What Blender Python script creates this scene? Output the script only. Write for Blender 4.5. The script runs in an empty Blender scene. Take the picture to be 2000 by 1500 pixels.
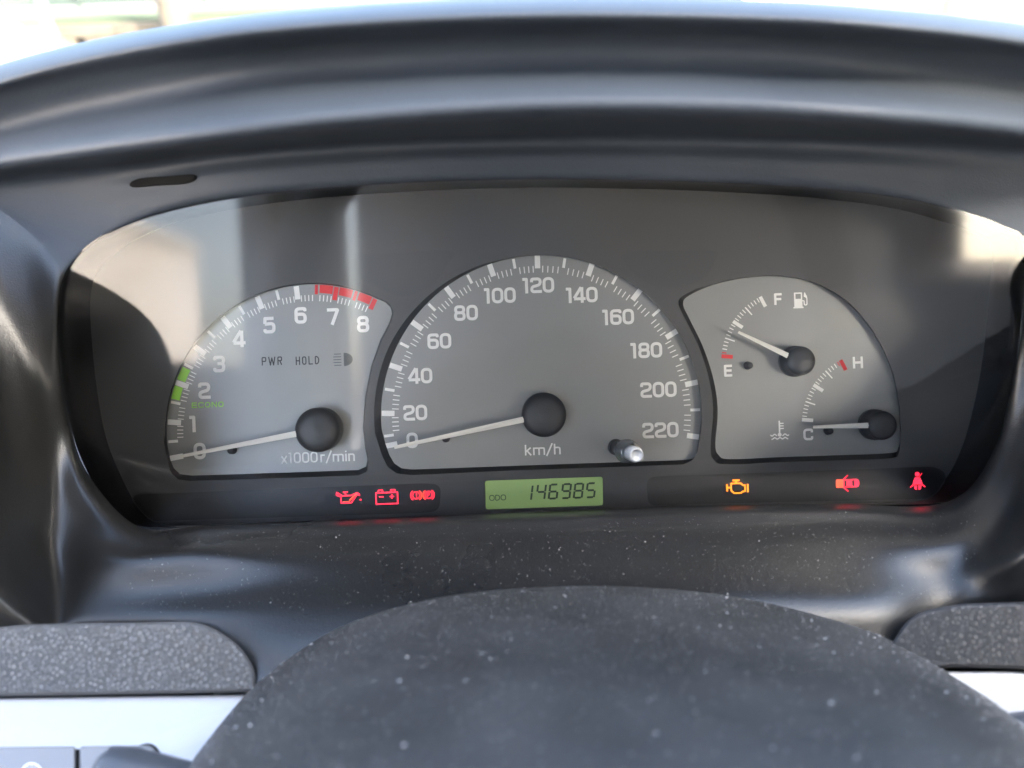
import bpy, math, random
import numpy as np
from mathutils import Vector, Matrix
from mathutils.geometry import tessellate_polygon
random.seed(7)
S = bpy.context.scene
COL = S.collection
rad = math.radians

# ---------------------------------------------------------------- frame
# dial frame: x right, y up in the dial plane, z towards the viewer (metres)
PITCH = rad(30)          # the view looks down by this much
F = 1444.0               # focal length in photo pixels (2000 wide)
D = 0.2888               # camera to dial plane
ROLL = rad(2.1)
M = Matrix(((1, 0, 0, 0),
            (0, math.sin(PITCH), -math.cos(PITCH), 0),
            (0, math.cos(PITCH), math.sin(PITCH), 0),
            (0, 0, 0, 1)))
CR, SR = math.cos(ROLL), math.sin(ROLL)

def P(px, py, z=0.0):
    """point of the dial frame at height z (mm) above the dial plane"""
    z = z / 1000.0
    k = (D - z) / F
    cx, cy = (px - 1000) * k, -(py - 750) * k
    return Vector((cx * CR + cy * SR, -cx * SR + cy * CR, z))

# ---------------------------------------------------------------- camera
cam = bpy.data.cameras.new('camera')
cam.sensor_width = 36.0
cam.lens = 36.0 * F / 2000.0
cam.clip_start = 0.01
cam.clip_end = 2000
cam.dof.use_dof = True
cam.dof.focus_distance = D - 0.001
cam.dof.aperture_fstop = 8.6
camo = bpy.data.objects.new('camera', cam)
COL.objects.link(camo)
camo.matrix_world = M @ Matrix.Translation((0, 0, D)) @ Matrix.Rotation(-ROLL, 4, 'Z')
S.camera = camo

# ---------------------------------------------------------------- sky and sun
SUN_EL, SUN_AZ = rad(40), rad(136)      # azimuth measured from +Y towards +X
w = bpy.data.worlds.new('World'); S.world = w; w.use_nodes = True
nt = w.node_tree
sky = nt.nodes.new('ShaderNodeTexSky'); sky.sky_type = 'NISHITA'; sky.sun_disc = False
sky.sun_elevation = SUN_EL; sky.sun_rotation = SUN_AZ
sky.air_density = 1.0; sky.dust_density = 5.0; sky.ozone_density = 1.0
bg = nt.nodes['Background']; bg.inputs['Strength'].default_value = 0.15
nt.links.new(sky.outputs[0], bg.inputs[0])
sl = bpy.data.lights.new('sun', 'SUN'); sl.energy = 2.2; sl.angle = rad(0.5); sl.color = (1, 0.95, 0.88)
so = bpy.data.objects.new('sun', sl); COL.objects.link(so)
sd = Vector((math.sin(SUN_AZ) * math.cos(SUN_EL), math.cos(SUN_AZ) * math.cos(SUN_EL), math.sin(SUN_EL)))
so.rotation_euler = sd.to_track_quat('Z', 'Y').to_euler()
S.view_settings.view_transform = 'Standard'
S.view_settings.look = 'None'
S.view_settings.exposure = 4.3
S.view_settings.gamma = 1.0
S.cycles.max_bounces = 10
S.cycles.transparent_max_bounces = 12
S.cycles.caustics_reflective = False
S.cycles.caustics_refractive = False
S.cycles.sample_clamp_indirect = 6
S.cycles.use_denoising = True

# ---------------------------------------------------------------- materials
def mat(name, col, rough=0.5, metal=0.0, spec=0.5, bump=None, var=None, emit=None, coat=0.0, voro=None):
    """bump=(scale, strength, distance)  var=(scale, amount)  emit=(colour, strength)"""
    m = bpy.data.materials.new(name); m.use_nodes = True
    n = m.node_tree; b = n.nodes['Principled BSDF']
    b.inputs['Base Color'].default_value = (*col, 1)
    b.inputs['Roughness'].default_value = rough
    b.inputs['Metallic'].default_value = metal
    b.inputs['Specular IOR Level'].default_value = spec
    b.inputs['Coat Weight'].default_value = coat
    tc = n.nodes.new('ShaderNodeTexCoord')
    if var:
        t = n.nodes.new('ShaderNodeTexNoise'); t.inputs['Scale'].default_value = var[0]; t.inputs['Detail'].default_value = 6
        r = n.nodes.new('ShaderNodeMapRange'); r.inputs[1].default_value = .3; r.inputs[2].default_value = .7
        r.inputs[3].default_value = 1 - var[1]; r.inputs[4].default_value = 1 + var[1]
        x = n.nodes.new('ShaderNodeVectorMath'); x.operation = 'SCALE'; x.inputs[0].default_value = col
        n.links.new(tc.outputs['Object'], t.inputs['Vector']); n.links.new(t.outputs[0], r.inputs[0])
        n.links.new(r.outputs[0], x.inputs['Scale']); n.links.new(x.outputs[0], b.inputs['Base Color'])
        r2 = n.nodes.new('ShaderNodeMapRange'); r2.inputs[1].default_value = .3; r2.inputs[2].default_value = .7
        r2.inputs[3].default_value = max(rough - .06, 0.02); r2.inputs[4].default_value = min(rough + .06, 1)
        n.links.new(t.outputs[0], r2.inputs[0]); n.links.new(r2.outputs[0], b.inputs['Roughness'])
    last = None
    def add_bump(h, s, d):
        nonlocal last
        bp = n.nodes.new('ShaderNodeBump'); bp.inputs['Strength'].default_value = s; bp.inputs['Distance'].default_value = d
        n.links.new(h, bp.inputs['Height'])
        if last: n.links.new(last, bp.inputs['Normal'])
        last = bp.outputs[0]
    if voro:
        t = n.nodes.new('ShaderNodeTexVoronoi'); t.feature = 'DISTANCE_TO_EDGE'; t.inputs['Scale'].default_value = voro[0]
        nz = n.nodes.new('ShaderNodeTexNoise'); nz.inputs['Scale'].default_value = voro[0] * .6
        mx = n.nodes.new('ShaderNodeMix'); mx.data_type = 'VECTOR'; mx.inputs[0].default_value = 0.0035
        ad = n.nodes.new('ShaderNodeVectorMath'); ad.operation = 'MULTIPLY_ADD'
        n.links.new(nz.outputs['Color'], ad.inputs[0]); ad.inputs[1].default_value = (voro[3],) * 3
        n.links.new(tc.outputs['Object'], ad.inputs[2]); n.links.new(ad.outputs[0], t.inputs['Vector'])
        r = n.nodes.new('ShaderNodeMapRange'); r.inputs[1].default_value = 0; r.inputs[2].default_value = .07
        n.links.new(t.outputs['Distance'], r.inputs[0]); add_bump(r.outputs[0], voro[1], voro[2])
    if bump:
        t = n.nodes.new('ShaderNodeTexNoise'); t.inputs['Scale'].default_value = bump[0]; t.inputs['Detail'].default_value = 3
        n.links.new(tc.outputs['Object'], t.inputs['Vector']); add_bump(t.outputs[0], bump[1], bump[2])
    if last: n.links.new(last, b.inputs['Normal'])
    if emit:
        b.inputs['Emission Color'].default_value = (*emit[0], 1); b.inputs['Emission Strength'].default_value = emit[1]
    return m

def pane(name, ior=1.49, rough=0.02, tint=(1, 1, 1), bump=None):
    m = bpy.data.materials.new(name); m.use_nodes = True; n = m.node_tree
    n.nodes.remove(n.nodes['Principled BSDF']); out = n.nodes['Material Output']
    tr = n.nodes.new('ShaderNodeBsdfTransparent'); tr.inputs[0].default_value = (*tint, 1)
    gl = n.nodes.new('ShaderNodeBsdfGlossy'); gl.inputs['Roughness'].default_value = rough
    fr = n.nodes.new('ShaderNodeFresnel'); fr.inputs[0].default_value = ior
    ml = n.nodes.new('ShaderNodeMath'); ml.operation = 'MULTIPLY'; ml.inputs[1].default_value = 1.15; ml.use_clamp = True
    mx = n.nodes.new('ShaderNodeMixShader')
    n.links.new(fr.outputs[0], ml.inputs[0]); n.links.new(ml.outputs[0], mx.inputs[0])
    n.links.new(tr.outputs[0], mx.inputs[1]); n.links.new(gl.outputs[0], mx.inputs[2]); n.links.new(mx.outputs[0], out.inputs[0])
    if bump:
        tc = n.nodes.new('ShaderNodeTexCoord'); t = n.nodes.new('ShaderNodeTexNoise'); t.inputs['Scale'].default_value = bump[0]
        n.links.new(tc.outputs['Object'], t.inputs['Vector'])
        bp = n.nodes.new('ShaderNodeBump'); bp.inputs['Strength'].default_value = bump[1]; bp.inputs['Distance'].default_value = bump[2]
        n.links.new(t.outputs[0], bp.inputs['Height']); n.links.new(bp.outputs[0], gl.inputs['Normal'])
    return m

MT = dict(
    hood=mat('hood_vinyl', (.030, .038, .050), .56, spec=.25, bump=(1500, .25, .0004), var=(9, .12)),
    surround=mat('surround_plastic', (.008, .008, .008), .30, spec=.42, bump=(1900, .3, .0003), var=(12, .15)),
    housing=mat('housing_plastic', (.014, .015, .018), .38, bump=(1700, .2, .0002)),
    mask=mat('mask_plastic', (.075, .076, .08), .55, bump=(4200, .25, .0001), var=(25, .06)),
    strip=mat('smoked_strip', (.020, .020, .023), .40, bump=(4200, .15, .0001)),
    window=mat('dark_window', (.066, .068, .074), .5),
    rim=mat('dial_rim', (.012, .013, .015), .5),
    dial=mat('dial_grey', (.28, .285, .28), .42, metal=.25, bump=(6000, .12, .00005), var=(14, .05)),
    white=mat('print_white', (.90, .89, .87), .6),
    dark=mat('print_dark', (.035, .035, .04), .6),
    grey=mat('print_grey', (.10, .11, .12), .6),
    red=mat('print_red', (.75, .04, .05), .6),
    green=mat('print_green', (.36, .80, .08), .6),
    needle=mat('needle_cream', (.90, .87, .80), .45),
    cap=mat('hub_cap', (.03, .032, .036), .48, spec=.7, bump=(2600, .35, .0002)),
    pin=mat('stop_pin', (.03, .03, .035), .3),
    knob=mat('trip_knob', (.20, .205, .21), .3, spec=.5),
    collar=mat('knob_collar', (.42, .43, .44), .22, metal=.6),
    lcd=mat('lcd_green', (.21, .31, .12), .5, emit=((.30, .46, .16), .02), var=(60, .06)),
    seg=mat('lcd_ink', (.012, .035, .02), .5),
    red_lit=mat('icon_red_lit', (.5, .02, .04), .5, emit=((1, .02, .05), .165)),
    orange_lit=mat('icon_orange_lit', (.6, .2, .03), .5, emit=((1, .20, .01), .165)),
    mix_lit=mat('icon_warm_red_lit', (.6, .05, .03), .5, emit=((1, .07, .03), .165)),
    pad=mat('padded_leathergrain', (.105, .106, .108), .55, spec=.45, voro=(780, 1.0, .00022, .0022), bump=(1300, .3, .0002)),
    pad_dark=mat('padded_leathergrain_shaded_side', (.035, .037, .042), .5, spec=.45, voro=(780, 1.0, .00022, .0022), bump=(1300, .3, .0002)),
    silver=mat('silver_paint', (.30, .30, .31), .38, metal=.15, bump=(2500, .08, .0002)),
    button=mat('switch_grey', (.15, .15, .155), .45, bump=(2500, .15, .0002)),
    groove=mat('gap_black', (.008, .008, .008), .8, spec=.08),
    shroud=mat('shroud_plastic', (.026, .0255, .025), .55, spec=.35, bump=(900, .5, .0005), var=(30, .30)),
    stalk=mat('stalk_plastic', (.045, .048, .055), .4, bump=(1500, .2, .0003)),
    dust=mat('dust', (.34, .33, .31), .8),
    dust_faint=mat('dust_film', (.22, .215, .21), .85),
    headliner=mat('headliner', (.73, .725, .72), .9, bump=(700, .4, .002)),
    door=mat('door_trim', (.28, .275, .275), .6),
    seat=mat('seat_fabric', (.28, .27, .27), .95, bump=(400, .4, .002)),
    ground=mat('ground_tan', (.08, .066, .05), .95, bump=(3, .4, .05), var=(.8, .2)),
    stone=mat('wall_stone', (.06, .048, .033), .9, bump=(25, .5, .01), var=(4, .25)),
    grass=mat('verge_grass', (.022, .032, .010), .95),
    fence=mat('fence_green', (.022, .032, .026), .7),
    post=mat('post_pale', (.08, .088, .092), .5),
    render=mat('building_render', (.75, .74, .70), .9),
    cream=mat('cream_render', (.74, .70, .64), .9, var=(1.5, .12)),
    concrete=mat('bounce_concrete', (.50, .48, .45), .9, bump=(40, .3, .005), var=(1.2, .15)),
    side_light_blocker=mat('blocker_leaves', (.035, .06, .02), .9, bump=(30, .8, .03), var=(9, .5)),
    leather=mat('wheel_leather', (.02, .02, .021), .5, voro=(700, .6, .0002, .0012)),
    wood=mat('post_brown', (.35, .26, .18), .8),
    lens=pane('lens_clear', 1.49, .055, (.97, .98, .98)),
    glass=pane('windscreen_glass', 1.3, .0, (.93, .97, .95)),
)

# ---------------------------------------------------------------- object helpers
def link(name, verts, faces, m, parent=None, smooth=False, kind=None, world=False):
    me = bpy.data.meshes.new(name)
    me.from_pydata([tuple(v) for v in verts], [], faces)
    me.validate(); me.update()
    if smooth: me.shade_smooth()
    me.materials.append(MT[m])
    o = bpy.data.objects.new(name, me); COL.objects.link(o)
    if parent is not None: o.parent = parent
    elif not world: o.matrix_world = M
    if kind: o['kind'] = kind
    return o

def thing(name, label, cat, world=False):
    o = bpy.data.objects.new(name, None); COL.objects.link(o)
    o.empty_display_size = .01
    if not world: o.matrix_world = M
    o['label'] = label; o['category'] = cat
    return o

def part(name, parent):
    o = bpy.data.objects.new(name, None); COL.objects.link(o); o.parent = parent; o.empty_display_size = .01
    return o

def tag(o, label, cat, group=None):
    o['label'] = label; o['category'] = cat
    if group: o['group'] = group
    return o

class Mesh:
    def __init__(s): s.v = []; s.f = []
    def add(s, v, f):
        k = len(s.v); s.v += [Vector(a) for a in v]; s.f += [tuple(i + k for i in q) for q in f]; return s
    def box(s, c, d, rot=None):
        x, y, z = d[0] / 2, d[1] / 2, d[2] / 2
        vs = [Vector((a, b, e)) for a in (-x, x) for b in (-y, y) for e in (-z, z)]
        if rot is not None: vs = [rot @ v for v in vs]
        return s.add([v + Vector(c) for v in vs], [(0, 1, 3, 2), (4, 6, 7, 5), (0, 4, 5, 1), (2, 3, 7, 6), (0, 2, 6, 4), (1, 5, 7, 3)])
    def lathe(s, base, axis, prof, n=40):
        """prof = [(radius, height)] along axis"""
        a = Vector(axis).normalized(); u = a.orthogonal().normalized(); v = a.cross(u)
        vs = []; fs = []
        for r, h in prof:
            for i in range(n):
                t = 2 * math.pi * i / n
                vs.append(Vector(base) + a * h + (u * math.cos(t) + v * math.sin(t)) * r)
        for k in range(len(prof) - 1):
            for i in range(n):
                j = (i + 1) % n
                fs.append((k * n + i, k * n + j, (k + 1) * n + j, (k + 1) * n + i))
        fs.append(tuple((len(prof) - 1) * n + i for i in range(n)))
        fs.append(tuple(reversed(range(n))))
        return s.add(vs, fs)
    def go(s, name, m, parent=None, smooth=False, kind=None, world=False):
        return link(name, s.v, s.f, m, parent, smooth, kind, world)

def cr(p, t):
    """Catmull-Rom through 4 points"""
    a, b, c, d = p
    return .5 * ((2 * b) + (c - a) * t + (2 * a - 5 * b + 4 * c - d) * t * t + (3 * b - a - 3 * c + d) * t ** 3)

def spline(pts, n, closed=False):
    out = []; N = len(pts); pts = [Vector(p) for p in pts]
    segs = N if closed else N - 1
    for i in range(segs):
        if closed: q = [pts[(i - 1) % N], pts[i], pts[(i + 1) % N], pts[(i + 2) % N]]
        else: q = [pts[max(i - 1, 0)], pts[i], pts[i + 1], pts[min(i + 2, N - 1)]]
        for k in range(n): out.append(cr(q, k / n))
    if not closed: out.append(pts[-1])
    return out

def loft(ctrl, nu, nv, closed):
    """ctrl[spoke][level] -> grid rows[spoke][level]"""
    rows = [spline(c, nv) for c in ctrl]
    cols = [spline([r[j] for r in rows], nu, closed) for j in range(len(rows[0]))]
    return [[cols[j][i] for j in range(len(cols))] for i in range(len(cols[0]))]

def grid_mesh(rows, a, b, closed):
    m = Mesh(); w_ = b - a + 1; vs = []; fs = []
    for r in rows: vs += r[a:b + 1]
    n = len(rows)
    for i in range(n if closed else n - 1):
        j = (i + 1) % n
        for k in range(w_ - 1): fs.append((i * w_ + k, j * w_ + k, j * w_ + k + 1, i * w_ + k + 1))
    return m.add(vs, fs)

def poly_area(p): return sum(p[i][0] * p[(i + 1) % len(p)][1] - p[(i + 1) % len(p)][0] * p[i][1] for i in range(len(p))) / 2

def inset(pts, d):
    """move a closed 2-D outline inwards by d"""
    n = len(pts); s = 1 if poly_area(pts) > 0 else -1; out = []
    for i in range(n):
        a, b, c = pts[i - 1], pts[i], pts[(i + 1) % n]
        e1 = Vector((b[0] - a[0], b[1] - a[1])); e2 = Vector((c[0] - b[0], c[1] - b[1]))
        if e1.length < 1e-9 or e2.length < 1e-9: out.append((b[0], b[1])); continue
        n1 = Vector((-e1.y, e1.x)).normalized() * s; n2 = Vector((-e2.y, e2.x)).normalized() * s
        nn = n1 + n2
        if nn.length < 1e-6: nn = n1
        nn.normalize(); k = d / max(nn.dot(n1), .5)
        out.append((b[0] + nn.x * k, b[1] + nn.y * k))
    return out

def smooth_outline(pts, n=6): return [(p.x, p.y) for p in spline([Vector((a, b, 0)) for a, b in pts], n, True)]

def rounded(pts, r, n=6):
    """polygon with corners rounded; r a number or one per corner"""
    out = []; N = len(pts)
    for i in range(N):
        a, b, c = Vector(pts[i - 1]).to_2d(), Vector(pts[i]).to_2d(), Vector(pts[(i + 1) % N]).to_2d()
        ri = r[i] if isinstance(r, (list, tuple)) else r
        u = (a - b); v = (c - b); d = min(ri, u.length * .49, v.length * .49)
        if d <= 0: out.append((b.x, b.y)); continue
        p0 = b + u.normalized() * d; p1 = b + v.normalized() * d
        for k in range(n + 1):
            t = k / n; q = p0 * (1 - t) ** 2 + b * 2 * t * (1 - t) + p1 * t * t
            out.append((q.x, q.y))
    return out

def fill(loops):
    """loops of 3-D points, first outer then holes -> verts, tris"""
    vs = [Vector(p) for l in loops for p in l]
    flat = [[Vector((p[0], p[1], 0)) for p in l] for l in loops]
    return vs, [tuple(t) for t in tessellate_polygon(flat)]

def face_up(m):
    """flip faces of a mesh whose normal looks away from +z"""
    out = []
    for f in m.f:
        a, b, c = m.v[f[0]], m.v[f[1]], m.v[f[2]]
        out.append(f if (b - a).cross(c - a).z >= 0 else tuple(reversed(f)))
    m.f = out; return m

def pillow(outline, zf, thick, bevel, steps=4):
    """solid slab with rounded front edge; outline in px, zf(px,py) gives front height in mm"""
    if not callable(zf): zc = zf; zf = lambda x, y: zc
    m = Mesh(); rings = []; n = len(outline)
    rings.append([P(x, y, zf(x, y) - thick) for x, y in outline])
    for k in range(steps + 1):
        a = (k / steps) * math.pi / 2
        ins = inset(outline, bevel * (1 - math.cos(a))); dz = bevel * .2 * (1 - math.sin(a))
        rings.append([P(x, y, zf(x, y) - dz) for x, y in ins])
    for r in rings: m.v += r
    for k in range(len(rings) - 1):
        for i in range(n):
            j = (i + 1) % n; m.f.append((k * n + i, k * n + j, (k + 1) * n + j, (k + 1) * n + i))
    base = (len(rings) - 1) * n
    _, t = fill([rings[-1]]); m.f += [tuple(i + base for i in q) for q in t]
    return m

# ---------------------------------------------------------------- flat print: distance fields turned into clean meshes
def d_seg(X, Y, a, b, w_, cap=False):
    ax, ay = a; bx, by = b; L = math.hypot(bx - ax, by - ay)
    if L < 1e-9: return np.hypot(X - ax, Y - ay) - w_ / 2
    ux, uy = (bx - ax) / L, (by - ay) / L
    t = (X - ax) * ux + (Y - ay) * uy; s = np.abs(-(X - ax) * uy + (Y - ay) * ux)
    if cap:
        tt = np.clip(t, 0, L); return np.hypot(X - ax - tt * ux, Y - ay - tt * uy) - w_ / 2
    dx = np.abs(t - L / 2) - L / 2; dy = s - w_ / 2
    return np.maximum(dx, dy)

def d_path(X, Y, pts, w_, closed=False, r=0, cap=False):
    if r > 0:
        out = []; N = len(pts)
        for i in range(N):
            if not closed and i in (0, N - 1): out.append(pts[i]); continue
            a, b, c = Vector(pts[i - 1]), Vector(pts[i]), Vector(pts[(i + 1) % N])
            u = a - b; v = c - b; d = min(r, u.length * .5, v.length * .5)
            p0 = b + u.normalized() * d; p1 = b + v.normalized() * d
            for k in range(6):
                t = k / 5; q = p0 * (1 - t) ** 2 + b * 2 * t * (1 - t) + p1 * t * t; out.append((q.x, q.y))
        pts = out
    n = len(pts); d = np.full(X.shape, 1e3)
    for i in range(n if closed else n - 1):
        d = np.minimum(d, d_seg(X, Y, pts[i], pts[(i + 1) % n], w_, cap))
    for i in range(n):
        if closed or 0 < i < n - 1: d = np.minimum(d, np.hypot(X - pts[i][0], Y - pts[i][1]) - w_ / 2)
    return d

def d_poly(X, Y, p):
    d = np.full(X.shape, 1e9); s = np.ones(X.shape); n = len(p)
    for i in range(n):
        ax, ay = p[i]; bx, by = p[i - 1]
        ex, ey = bx - ax, by - ay; wx, wy = X - ax, Y - ay
        t = np.clip((wx * ex + wy * ey) / max(ex * ex + ey * ey, 1e-12), 0, 1)
        d = np.minimum(d, (wx - ex * t) ** 2 + (wy - ey * t) ** 2)
        c1 = Y >= ay; c2 = Y < by; c3 = ex * wy > ey * wx
        s = np.where((c1 & c2 & c3) | (~c1 & ~c2 & ~c3), -s, s)
    return s * np.sqrt(d)

def d_circ(X, Y, c, r): return np.hypot(X - c[0], Y - c[1]) - r
def d_ring(X, Y, c, r, w_): return np.abs(np.hypot(X - c[0], Y - c[1]) - r) - w_ / 2

def march(fn, x0, y0, x1, y1, cell, place):
    """mesh of the region fn<0; place(x,y) -> 3-D"""
    nx = int((x1 - x0) / cell) + 2; ny = int((y1 - y0) / cell) + 2
    xs = x0 + np.arange(nx + 1) * cell; ys = y0 + np.arange(ny + 1) * cell
    X, Y = np.meshgrid(xs, ys, indexing='ij'); V = fn(X, Y)
    m = Mesh(); ins = V < 0
    full = ins[:-1, :-1] & ins[1:, :-1] & ins[1:, 1:] & ins[:-1, 1:]
    anyi = ins[:-1, :-1] | ins[1:, :-1] | ins[1:, 1:] | ins[:-1, 1:]
    for i in range(nx):
        j = 0
        while j < ny:
            if full[i, j]:
                k = j
                while k < ny and full[i, k]: k += 1
                m.add([place(xs[i], ys[j]), place(xs[i + 1], ys[j]), place(xs[i + 1], ys[k]), place(xs[i], ys[k])], [(0, 1, 2, 3)])
                j = k
            else:
                if anyi[i, j]:
                    c = [(i, j), (i + 1, j), (i + 1, j + 1), (i, j + 1)]; poly = []
                    for q in range(4):
                        a, b = c[q], c[(q + 1) % 4]; va, vb = V[a], V[b]
                        if va < 0: poly.append((xs[a[0]], ys[a[1]]))
                        if (va < 0) != (vb < 0):
                            t = va / (va - vb)
                            poly.append((xs[a[0]] + (xs[b[0]] - xs[a[0]]) * t, ys[a[1]] + (ys[b[1]] - ys[a[1]]) * t))
                    if len(poly) > 2: m.add([place(*p) for p in poly], [tuple(range(len(poly)))])
                j += 1
    return face_up(m)

def placer(px, py, z, sx=1.0, sy=1.0, rot=0.0):
    """local print coordinates in photo px (y up) around an anchor"""
    o = P(px, py, z); k = (D - z / 1000) / F; c, s = math.cos(rot), math.sin(rot)
    return lambda x, y: o + Vector(((x * sx * c - y * sy * s) * k, (x * sx * s + y * sy * c) * k, 0))

# glyphs: (advance width, function(W, s) -> strokes) on a unit-height box
def glyph(ch, W, s):
    l, r, b, t = s / 2, W - s / 2, s / 2, 1 - s / 2; R = min(.26, W * .36); c = W / 2
    G = {
        '0': [([(l, b), (r, b), (r, t), (l, t)], True, R)],
        '1': [([(W * .5 - s * 1.25, t), (W * .5 + s * .1, t), (W * .5 + s * .1, 0)], False, 0)],
        '2': [([(l, .70), (l, t), (r, t), (r, .53), (l, .40), (l, b), (W, b)], False, R * .75)],
        '3': [([(l, .74), (l, t), (r, t), (r, .53), (W * .35, .53)], False, R * .8), ([(W * .35, .53), (r, .53), (r, b), (l, b), (l, .27)], False, R * .8)],
        '4': [([(W * .66, 1), (W * .03, .30)], False, 0), ([(W * .02, .26), (W * 1.02, .26)], False, 0), ([(W * .72, 0), (W * .72, 1)], False, 0)],
        '5': [([(r, t), (l + .02, t), (l, .57)], False, 0), ([(l, .56), (r, .60), (r, b), (l, b), (l, .26)], False, R * .8)],
        '6': [([(r, .75), (r, t), (l, t), (l, b), (r, b), (r, .57), (l, .57)], False, R * .8)],
        '7': [([(0, t), (r, t), (W * .38, .0)], False, .06)],
        '8': [([(l, b), (r, b), (r, .52), (l, .52)], True, R * .75), ([(l + .015, .52), (r - .015, .52), (r - .015, t), (l + .015, t)], True, R * .75)],
        'E': [([(W, t), (l, t), (l, b), (W, b)], False, 0), ([(l, .51), (W * .94, .51)], False, 0)],
        'F': [([(W, t), (l, t), (l, 0)], False, 0), ([(l, .49), (W * .92, .49)], False, 0)],
        'H': [([(l, 0), (l, 1)], False, 0), ([(r, 0), (r, 1)], False, 0), ([(l, .5), (r, .5)], False, 0)],
        'C': [([(r, .66), (r, t), (l, t), (l, b), (r, b), (r, .34)], False, R)],
        'O': [([(l, b), (r, b), (r, t), (l, t)], True, R * 1.5)],
        'D': [([(l, b), (r, b), (r, t), (l, t)], True, 0), ],
        'N': [([(l, 0), (l, 1)], False, 0), ([(r, 0), (r, 1)], False, 0), ([(l, .97), (r, .03)], False, 0)],
        'P': [([(l, 0), (l, t), (r, t), (r, .48), (l, .48)], False, .12)],
        'R': [([(l, 0), (l, t), (r, t), (r, .50), (l, .50)], False, .12), ([(W * .5, .5), (r, 0)], False, 0)],
        'W': [([(l * .6, 1), (W * .27, 0.02), (c, .85), (W * .73, 0.02), (W - l * .6, 1)], False, 0)],
        'L': [([(l, 1), (l, b), (W, b)], False, 0)],
        'k': [([(l, 0), (l, 1)], False, 0), ([(l, .33), (r, .72)], False, 0), ([(W * .35, .42), (r + .02, 0)], False, 0)],
        'm': [([(l, 0), (l, .72)], False, 0), ([(l, .60), (l, .72 - l), (c, .72 - l), (c, 0)], False, .12), ([(c, .5), (c, .72 - l), (r, .72 - l), (r, 0)], False, .12)],
        'h': [([(l, 0), (l, 1)], False, 0), ([(l, .5), (l, .72 - l), (r, .72 - l), (r, 0)], False, .16)],
        'n': [([(l, 0), (l, .72)], False, 0), ([(l, .5), (l, .72 - l), (r, .72 - l), (r, 0)], False, .16)],
        'r': [([(l, 0), (l, .72)], False, 0), ([(l, .5), (l, .72 - l), (W, .72 - l)], False, .14)],
        'i': [([(c, 0), (c, .72)], False, 0), ([(c, .86), (c, .99)], False, 0)],
        'x': [([(l * .5, 0.01), (r, .71)], False, 0), ([(l * .5, .71), (r, .01)], False, 0)],
        '/': [([(0, -.12), (W, 1.06)], False, 0)],
    }
    if ch == 'D': return [([(l, b), (r, b), (r, t), (l, t)], True, 0)] if False else [([(l, t), (c, t), (r, t - .22), (r, b + .22), (c, b), (l, b)], True, .14)]
    return G[ch]

def text_fn(txt, h, widths, s, gap):
    """returns fn and bounds; h px height; widths dict or number in units of h"""
    strokes = []; x = 0
    for ch in txt:
        if ch == ' ': x += widths.get(' ', .3) * h; continue
        W = widths.get(ch, widths['*'])
        for pts, cl, r in glyph(ch, W, s): strokes.append(([(x + a * h, b * h) for a, b in pts], cl, r * h))
        x += W * h + gap * h
    tot = x - gap * h
    def fn(X, Y):
        d = np.full(X.shape, 1e3)
        for pts, cl, r in strokes:
            d = np.minimum(d, d_path(X + tot / 2, Y + h / 2, pts, s * h, cl, r))
        return d
    return fn, tot

def write(name, txt, px, py, z, h, m, parent, W=None, s=.18, gap=.09, cell=.7, fit=None, rot=0.0):
    W = dict(W or {}); W.setdefault('*', .72)
    fn, tot = text_fn(txt, h, W, s, gap); sx = fit / tot if fit else 1.0
    me = march(fn, -tot / 2 - 2, -h * .65 - 1, tot / 2 + 2, h * .62 + 1, cell, placer(px, py, z, sx, 1, rot))
    return me.go(name, m, parent)

def draw(name, fn, px, py, z, hw, hh, m, parent, cell=.6):
    return march(fn, -hw, -hh, hw, hh, cell, placer(px, py, z)).go(name, m, parent)

# =================================================================== instrument cluster
ZD = -3.0                      # dial faces, mm
cluster = thing('instrument_cluster', 'car instrument cluster with grey tachometer, speedometer and fuel gauge behind a clear lens', 'instrument cluster')

LENS = [(113, 560), (150, 497), (222, 448), (330, 410), (500, 380), (760, 358), (1050, 349), (1350, 354), (1600, 367),
        (1780, 388), (1890, 415), (1960, 440), (2004, 470), (2000, 560), (1985, 700), (1965, 800), (1940, 880), (1905, 940), (1850, 980), (1650, 986), (1400, 990),
        (1000, 1004), (600, 1019), (400, 1026), (270, 1028), (215, 995), (175, 930), (140, 840), (118, 700)]
LZ0, LZ1 = 12.0, 43.0
def lens_z(px, py): return LZ0 + (1010 - py) / 650 * (LZ1 - LZ0)

speedo_in = []
for a in range(185, -4, -3): speedo_in.append((1057 + 313 * math.cos(rad(a)), 812 - 313 * math.sin(rad(a))))
speedo_in += rounded([(1366, 846), (1360, 896), (1335, 898)], [0, 14, 0])[1:-1] + [(1330, 899), (1200, 903), (1000, 910), (805, 917)] + [(785, 915), (770, 905), (760, 888), (752, 864)]
speedo_out = []
for a in range(186, -4, -3):
    r = 313.5 + 13 * max(0, min(1, (a - 95) / 60)); speedo_out.append((1057 + r * math.cos(rad(a)), 812 - r * math.sin(rad(a))))
speedo_out += [(1368, 850), (1362, 885), (1352, 899), (1335, 907), (1200, 912), (1000, 919), (805, 928), (775, 925), (757, 912), (746, 890), (738, 864)]
tach_in = []
for a in range(184, 63, -3): tach_in.append((612 + 287 * math.cos(rad(a)), 842 - 287 * math.sin(rad(a))))
tach_in += [(752, 590), (763, 600), (766, 612), (760, 632), (743, 664), (725, 715), (713, 775), (709, 835), (713, 875), (718, 897), (715, 911), (700, 918), (560, 923), (375, 929), (352, 926), (339, 914), (332, 896), (328, 876)]
tach_out = inset(tach_in, -2.5)
tach_out = [(x - (3 if x < 400 and y > 860 else 0), y + (8 if y > 900 else 0)) for x, y in tach_out]
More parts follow.
